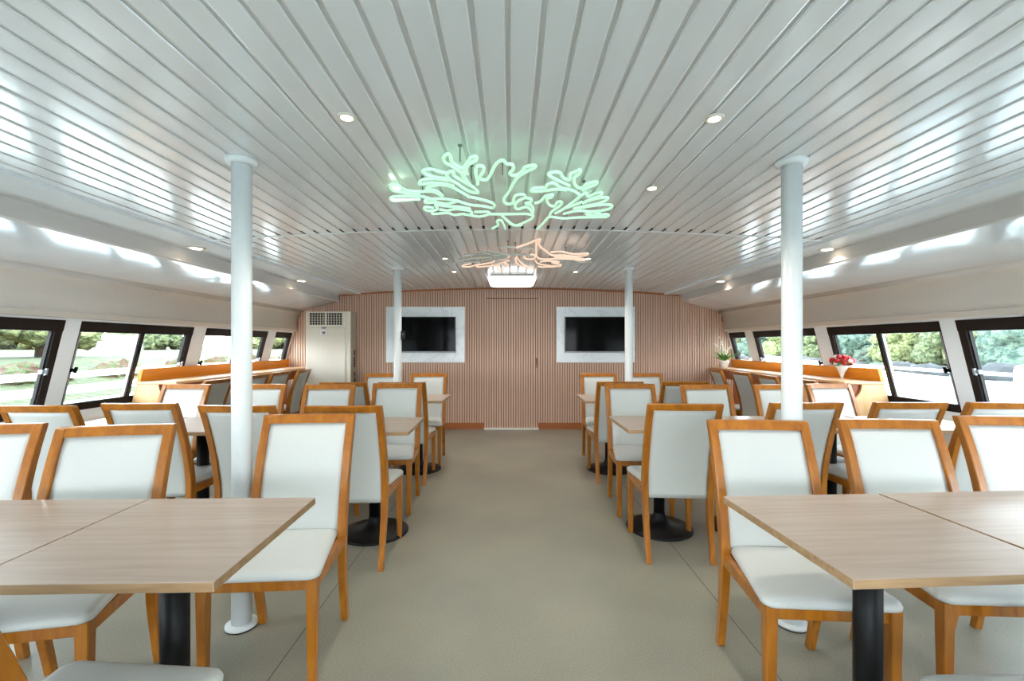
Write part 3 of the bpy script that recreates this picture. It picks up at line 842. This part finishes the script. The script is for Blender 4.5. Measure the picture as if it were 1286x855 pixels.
# traced on two crops of the photograph, turned into points on the plane under the ceiling
A = lambda x, y: (480+x/7.775, 180+y/7.775)
GREEN = [
 ([(790,330),(775,290),(730,255),(680,222),(612,185),(600,140),(640,103),(665,125),(678,175),(720,212),(785,240),(830,190),(865,140),(915,130),(920,162),(880,182),(838,215),(822,260),(832,300)], (0, False)),
 ([(800,240),(797,310),(830,370),(862,408),(930,465),(925,485),(870,475),(800,440),(720,385),(655,350),(640,330)], (0, False)),
 ([(630,335),(640,290),(690,272),(702,318),(760,352),(830,395),(900,432)], (0, False)),
 ([(640,345),(520,330),(410,290),(405,265),(470,250),(560,275),(630,292)], (0, False)),
 ([(700,420),(600,395),(480,385),(370,400),(375,365),(450,345),(560,345),(650,360)], (0, False)),
 ([(840,515),(760,470),(680,425),(560,405),(450,425),(440,450),(520,460),(590,510)], (0, False)),
 ([(590,520),(500,470),(380,470),(230,455),(140,400),(85,410),(100,455),(210,480),(370,500)], (0, False)),
 ([(370,545),(220,555),(110,560),(80,540),(110,520),(250,515),(400,520),(520,560)], (0, False)),
 ([(830,520),(900,530),(1000,555),(1080,585),(1095,610),(1075,632),(1000,615),(860,600),(780,575)], (0, False)),
 ([(740,560),(640,590),(520,575),(430,580),(425,555),(520,540),(640,545),(740,565),(850,600)], (0, False)),
 ([(860,640),(760,620),(640,615),(520,600),(540,640),(470,660),(415,645),(420,620),(500,630)], (0, False)),
 ([(560,645),(640,655),(720,640),(800,650),(870,665),(860,700),(780,690),(700,700),(640,680),(500,690),(490,668)], (0, False)),
 ([(860,700),(950,715),(1040,690),(1030,668),(900,670)], (0, False)),
 ([(1045,690),(1150,692),(1280,690),(1420,690),(1475,720),(1380,775),(1280,800),(1180,715)], (0, False)),
 ([(1170,710),(1230,760),(1300,800),(1370,795)], (0, False)),
 ([(1075,830),(1130,800),(1120,760),(1160,750),(1190,800),(1200,830)], (0, False)),
 ([(930,400),(935,370),(915,300),(925,225),(985,225),(990,270),(955,330),(965,350),(1020,352),(1055,310),(1095,225),(1140,178),(1180,165),(1215,200),(1268,205),(1280,250),(1245,290),(1260,308),(1310,310),(1360,280),(1400,230),(1488,215),(1485,240),(1410,275),(1330,325),(1285,380),(1240,470),(1190,540),(1200,582),(1250,592),(1280,575)], (0, False)),
 ([(1280,590),(1290,520),(1335,498),(1385,500),(1395,530),(1350,548),(1310,580),(1300,630),(1340,640),(1400,620),(1440,640),(1470,690),(1475,720)], (0, False)),
 ([(1395,530),(1455,545),(1445,575),(1400,585),(1450,600),(1475,640),(1470,690)], (0, False)),
 ([(1490,582),(1540,570),(1590,520),(1660,500),(1655,525),(1608,545),(1630,600),(1680,612),(1712,575),(1750,572),(1745,600),(1690,640),(1650,672),(1634,710)], (0, False)),
 ([(1510,840),(1570,780),(1630,720),(1690,722),(1780,732),(1870,725),(1960,722),(2100,720),(2200,715),(2195,692),(2080,700),(1990,690),(2060,665),(2130,690)], (0, False)),
 ([(1450,462),(1490,435),(1590,430),(1610,405),(1670,385),(1740,430),(1850,455),(1910,490),(1930,520),(1850,580),(1770,640),(1690,682)], (0, False)),
 ([(1450,465),(1540,467),(1700,448),(1800,455)], (0, False)),
 ([(1830,415),(1720,362),(1630,312),(1632,292),(1690,278),(1740,290),(1770,340),(1830,352),(1838,300),(1870,284),(1930,258),(1928,296),(1880,330),(1878,390),(1910,430),(1960,432),(1990,400),(2090,372),(2090,400),(2010,430),(1960,460)], (0, False)),
 ([(1930,520),(1990,480),(2010,520),(2080,490),(2140,480),(2130,515),(2050,540),(1960,580)], (0, False)),
 ([(1960,585),(2060,545),(2190,525),(2195,550),(2100,590),(1990,610),(1870,640)], (0, False)),
 ([(1870,645),(1990,620),(2120,600),(2230,600),(2235,630),(2150,655),(2040,665),(1900,660),(1770,690)], (0, False)),
 ([(1770,640),(1880,600),(1950,570)], (0, False)),
]
coral('coral_light', 'glowing green neon coral outline hung flat under the ceiling', 2.105, GREEN, [M['green_neon']], A, .0078,
      [(760,180),(395,455),(870,360),(1175,310),(1970,500),(1950,670),(680,660)])
B = lambda x, y: (560+x/6.768, 290+y/6.768)
PEACH = [
 ([(600,140),(690,110),(770,78),(800,70),(790,100),(800,130),(850,170),(900,205),(1000,205),(1100,215),(1195,205),(1200,190),(1080,195),(980,175),(890,180)], (0, False)),
 ([(770,85),(765,150),(770,215),(800,235),(870,240),(960,235),(1070,240),(1170,250),(1175,238),(1060,225),(920,220)], (0, False)),
 ([(440,140),(520,135),(600,140),(700,150),(755,165)], (1, False)),
 ([(350,170),(420,182),(520,200),(640,200),(755,205)], (1, False)),
 ([(160,210),(260,205),(350,200),(430,190)], (1, False)),
 ([(110,245),(200,238),(320,225),(420,222),(520,215)], (1, False)),
 ([(270,182),(340,190),(420,205),(500,205)], (1, False)),
 ([(60,270),(180,265),(300,262),(420,240),(540,225)], (1, False)),
 ([(540,215),(500,240),(420,240),(400,265),(320,280),(270,290),(265,305),(340,300),(420,290),(480,270),(540,250)], (0, False)),
 ([(215,275),(150,290),(145,303),(210,302),(280,280)], (0, False)),
 ([(480,270),(440,290),(440,325),(470,335),(500,310),(530,290),(500,275)], (0, False)),
 ([(600,215),(620,250),(660,285),(720,310),(755,325),(700,310),(640,300),(600,270),(590,230)], (0, False)),
 ([(660,215),(700,205),(755,205),(750,235),(700,240),(660,225)], (0, False)),
 ([(760,250),(780,275),(850,290),(960,300),(975,285),(900,270),(960,262),(870,255),(800,262)], (0, False)),
 ([(780,300),(830,305),(930,303)], (0, False)),
 ([(1080,240),(1150,265),(1225,262),(1230,252)], (1, False)),
]
coral('coral_light', 'dim peach and white coral outline under the far ceiling', 2.10, PEACH, [M['peach_neon'], M['pale_neon']], B, .0085,
      [(525,165),(1020,210),(925,290),(590,180),(300,275)])

# ------------------------------------------------------------------ outside
def blob(bm, c, r, seed, mi=0, sub=3, sq=1.0, amp=.35):
    b = bmesh.new(); bmesh.ops.create_icosphere(b, subdivisions=sub, radius=1)
    for v in b.verts:
        d = v.co.normalized()
        k = 1+amp*noise.noise(d*2.2+Vector((seed*3.1, 0, 0)))+amp*.5*noise.noise(d*6+Vector((0, seed, 0)))
        v.co = Vector((d.x*r*k, d.y*r*k, d.z*r*k*sq))
    merge(bm, b, mi, Matrix.Translation(c), True)
def tree(x, y, zg, h, r, mat, label, seed, group):
    t = thing('tree', label, 'tree', (x, y, zg), group=group)
    bm = bmesh.new(); tube(bm, [(0, 0, 0), (.05*r, 0, h*.35), (0, .05*r, h*.7)], [.09*r+.05, .07*r+.04, .04*r], 8); obj('trunk', bm, M['trunk'], t)
    bm = bmesh.new(); rnd = random.Random(seed)
    for q in range(16):
        a = 2*PI*q/8+rnd.uniform(-.3, .3); lo = q < 8
        rr_ = r*((.62 if lo else .45)+rnd.uniform(-.08, .08))
        blob(bm, (rr_*math.cos(a), rr_*math.sin(a), h*((.27 if lo else .62)+.14*rnd.random())), r*rnd.uniform(.32, .46), seed*20+q, amp=.6)
    blob(bm, (0, 0, h*.55), r*.6, seed*20+17, sq=h*.35/(r*.6), amp=.5)
    obj('crown', bm, mat, t)
ZG = -.7
bm = bmesh.new(); box(bm, -140, -6.2, -60, 120, ZG-.3, ZG); struct('ground', bm, M['concrete'], 'pale quay and road outside, air conditioner side', 'ground')
bm = bmesh.new(); prism(bm, [(-8.4, ZG-.1), (-8.4, ZG+.15), (-15, .72), (-17, .80), (-60, .85), (-60, ZG-.1)], 'y', -30, 110, 0)
for f in bm.faces:
    f.normal_update()
    if f.calc_center_median().x < -17 and f.normal.z > .5: f.material_index = 1
struct('ground_verge', bm, [M['grass'], M['concrete']], 'grass bank and pale road behind the white quay fence', 'ground')
bm = bmesh.new(); put(bm, [(-6.2, -60, -1), (140, -60, -1), (140, 120, -1), (-6.2, 120, -1)], [(0, 1, 2, 3)]); struct('water', bm, M['water'], 'pale river water outside, red bouquet side', 'water')
t = thing('quay_fence', 'white three rail fence along the quay outside the windows', 'fence', (-8, 0, ZG))
for z0, z1 in ((1.40, 1.52), (1.12, 1.26), (.82, .98)):
    bm = bmesh.new(); box(bm, -.03, .03, -14, 40, z0, z1, 0, .01); obj('rail', bm, M['hull'], t)
for q in range(18):
    bm = bmesh.new(); box(bm, -.07, .05, -14+3*q-.07, -14+3*q+.07, 0, 1.6, 0, .01); obj('post', bm, M['hull'], t)
nth = ['first', 'second', 'third', 'fourth', 'fifth', 'sixth', 'seventh', 'eighth', 'ninth', 'tenth', 'eleventh', 'twelfth']
for q in range(10):
    y = 6.5+2.9*q
    bm = bmesh.new(); rnd = random.Random(q+50)
    for w in range(7): blob(bm, (rnd.uniform(-.3, .3), rnd.uniform(-.75, .75), .15+rnd.uniform(0, .25)), rnd.uniform(.28, .42), q*7+w, 0, 3, .8)
    o = obj('bush', bm, M['hedge']); o.location = (-13.2, y, .15); tag(o, 'flowering bush behind the quay fence, %s along from the camera' % nth[q], 'bush', 'bushes behind the quay fence')
# low white shed with a grey curved roof
t = thing('shed', 'low white shed with pale curved roof beyond the quay fence', 'building', (-46, 55, .8))
bm = bmesh.new(); box(bm, -2, 2, -4, 4, 0, 1.3, 0, .02); obj('walls', bm, M['hull'], t)
bm = bmesh.new(); prism(bm, [(-2.3+4.6*i/12, 1.3+.4*math.sin(PI*i/12)) for i in range(13)], 'y', -4.3, 4.3); obj('roof', bm, M['concrete'], t)
bm = bmesh.new(); box(bm, 1.98, 2.05, -1.2, 1.2, .1, 1.1, 0, .01); obj('door', bm, M['alu'], t)
for q, (x, y, h, r) in enumerate([(-18.5, 13.2, 4.2, 1.9), (-19, 18.4, 3.6, 1.9), (-24, 16, 4.4, 2.2), (-47, 45, 3.2, 2.8), (-53, 54, 3.8, 3.0), (-53, 64, 3.6, 3.0), (-34, 44.5, 2.6, 1.8), (-34, 62, 3.6, 3), (-33, 72, 4.2, 3.4), (-28, 54, 3.2, 2.6)]):
    tree(x, y, .8, h, r, (M['tree1'], M['tree2'])[q % 2], 'leafy tree beyond the quay, %s by distance from the camera' % nth[q], q+1, 'trees beyond the quay')
# far bank: wooded hill, trees and rocks
bm = bmesh.new()
nx, ny = 30, 70; V = []
for i in range(nx+1):
    for j in range(ny+1):
        x = 42+58*i/nx; y = -50+190*j/ny
        z = -1+ 20*math.sin(min(1, i/nx*1.2)*PI/2)**1.0*(.75+.5*noise.noise(Vector((x*.03, y*.03, 0)))) + 1.6*noise.noise(Vector((x*.35, y*.35, 3))) if i else -1.2
        V.append((x, y, z))
put(bm, V, [(i*(ny+1)+j, (i+1)*(ny+1)+j, (i+1)*(ny+1)+j+1, i*(ny+1)+j+1) for i in range(nx) for j in range(ny)], 0, True)
struct('hill', bm, M['hill'], 'wooded blue green hillside across the water', 'hill')
for q in range(12):
    rnd = random.Random(q+90); y = 27+6.0*q
    tree(37.5+rnd.uniform(-.5, 1.5), y, -.8, rnd.uniform(3.4, 4.8), rnd.uniform(2.4, 2.7), (M['tree2'], M['tree3'], M['tree1'])[q % 3], 'bushy tree on the far river bank, %s along from the camera' % nth[q], 40+q, 'trees on the far bank')
for q in range(12):
    rnd = random.Random(q+190); bm = bmesh.new(); blob(bm, (0, 0, 0), rnd.uniform(.9, 1.6), q+300, 0, 3, .6)
    o = obj('shore_rock', bm, M['rock']); o.location = (31.5+rnd.uniform(-1, 1), 26+3.9*q, -.8); tag(o, 'grey rock at the far waterline, %s along from the camera' % nth[q], 'rock', 'rocks along the far bank')
# moored white boat alongside
t = thing('moored_boat', 'low white boat moored outside the windows, red bouquet side', 'boat', (7.6, 7.5, -1))
bm = bmesh.new()
st = [(-6.0, 1.45, 1.5), (-3, 1.7, 1.5), (0, 1.75, 1.55), (3, 1.6, 1.65), (5, 1.1, 1.8), (6.5, .1, 2.0)]
V = []; Fc = []
for y, hw, zt in st:
    V += [(-hw*.75, y, 0), (-hw, y, zt*.55), (-hw, y, zt), (hw, y, zt), (hw, y, zt*.55), (hw*.75, y, 0)]
for i in range(len(st)-1):
    for k in range(6): Fc.append((6*i+k, 6*i+(k+1) % 6, 6*i+6+(k+1) % 6, 6*i+6+k))
Fc += [tuple(range(6)), tuple(range(30, 36))]
put(bm, V, Fc); obj('hull', bm, M['hull'], t)
bm = bmesh.new(); box(bm, -1.0, 1.0, -4.5, -1.5, 1.5, 2.05, 0, .1); obj('cabin', bm, M['hull'], t)
bm = bmesh.new()
tube(bm, smooth_pts([(-1.6, -5, 1.95), (-1.72, 0, 1.95), (-1.5, 3, 2.02), (-.9, 5, 2.15), (0, 6.3, 2.3)], 4), .025, 6)
for y, x in ((-5, -1.6), (-2.5, -1.68), (0, -1.72), (2.5, -1.56), (4.6, -1.02)): tube(bm, [(x, y, 1.5), (x, y, 1.97)], .02, 6)
obj('guard_rail', bm, M['alu'], t)

# ------------------------------------------------------------------ world, camera, colour management
w = bpy.data.worlds.new('world'); S.world = w; w.use_nodes = True
t = w.node_tree; bg = t.nodes['Background']
tc = t.nodes.new('ShaderNodeTexCoord'); sep = t.nodes.new('ShaderNodeSeparateXYZ'); r = t.nodes.new('ShaderNodeValToRGB')
t.links.new(tc.outputs['Generated'], sep.inputs[0]); t.links.new(sep.outputs['Z'], r.inputs[0]); t.links.new(r.outputs[0], bg.inputs['Color'])
e = r.color_ramp.elements; e[0].position = 0; e[0].color = (.90, .96, 1, 1); e[1].position = .6; e[1].color = (.68, .85, 1, 1)
bg.inputs['Strength'].default_value = 7
cam = bpy.data.cameras.new('camera'); co = bpy.data.objects.new('camera', cam); COL.objects.link(co)
co.location = (0, 0, CAMZ); co.rotation_euler = (PI/2, 0, 0)
cam.sensor_fit = 'HORIZONTAL'; cam.sensor_width = 36; cam.lens = 36*F/1286
cam.shift_x = (643-CX)/1286; cam.shift_y = -(427.5-CY)/1286
cam.clip_start = .02; cam.clip_end = 500
S.camera = co
S.view_settings.view_transform = 'Standard'; S.view_settings.look = 'None'
S.view_settings.exposure = 1.2; S.view_settings.gamma = 1; S.view_settings.use_curve_mapping = False
c = S.cycles
c.use_denoising = True
c.max_bounces = 10; c.diffuse_bounces = 5; c.glossy_bounces = 4; c.transparent_max_bounces = 12
c.sample_clamp_indirect = 8
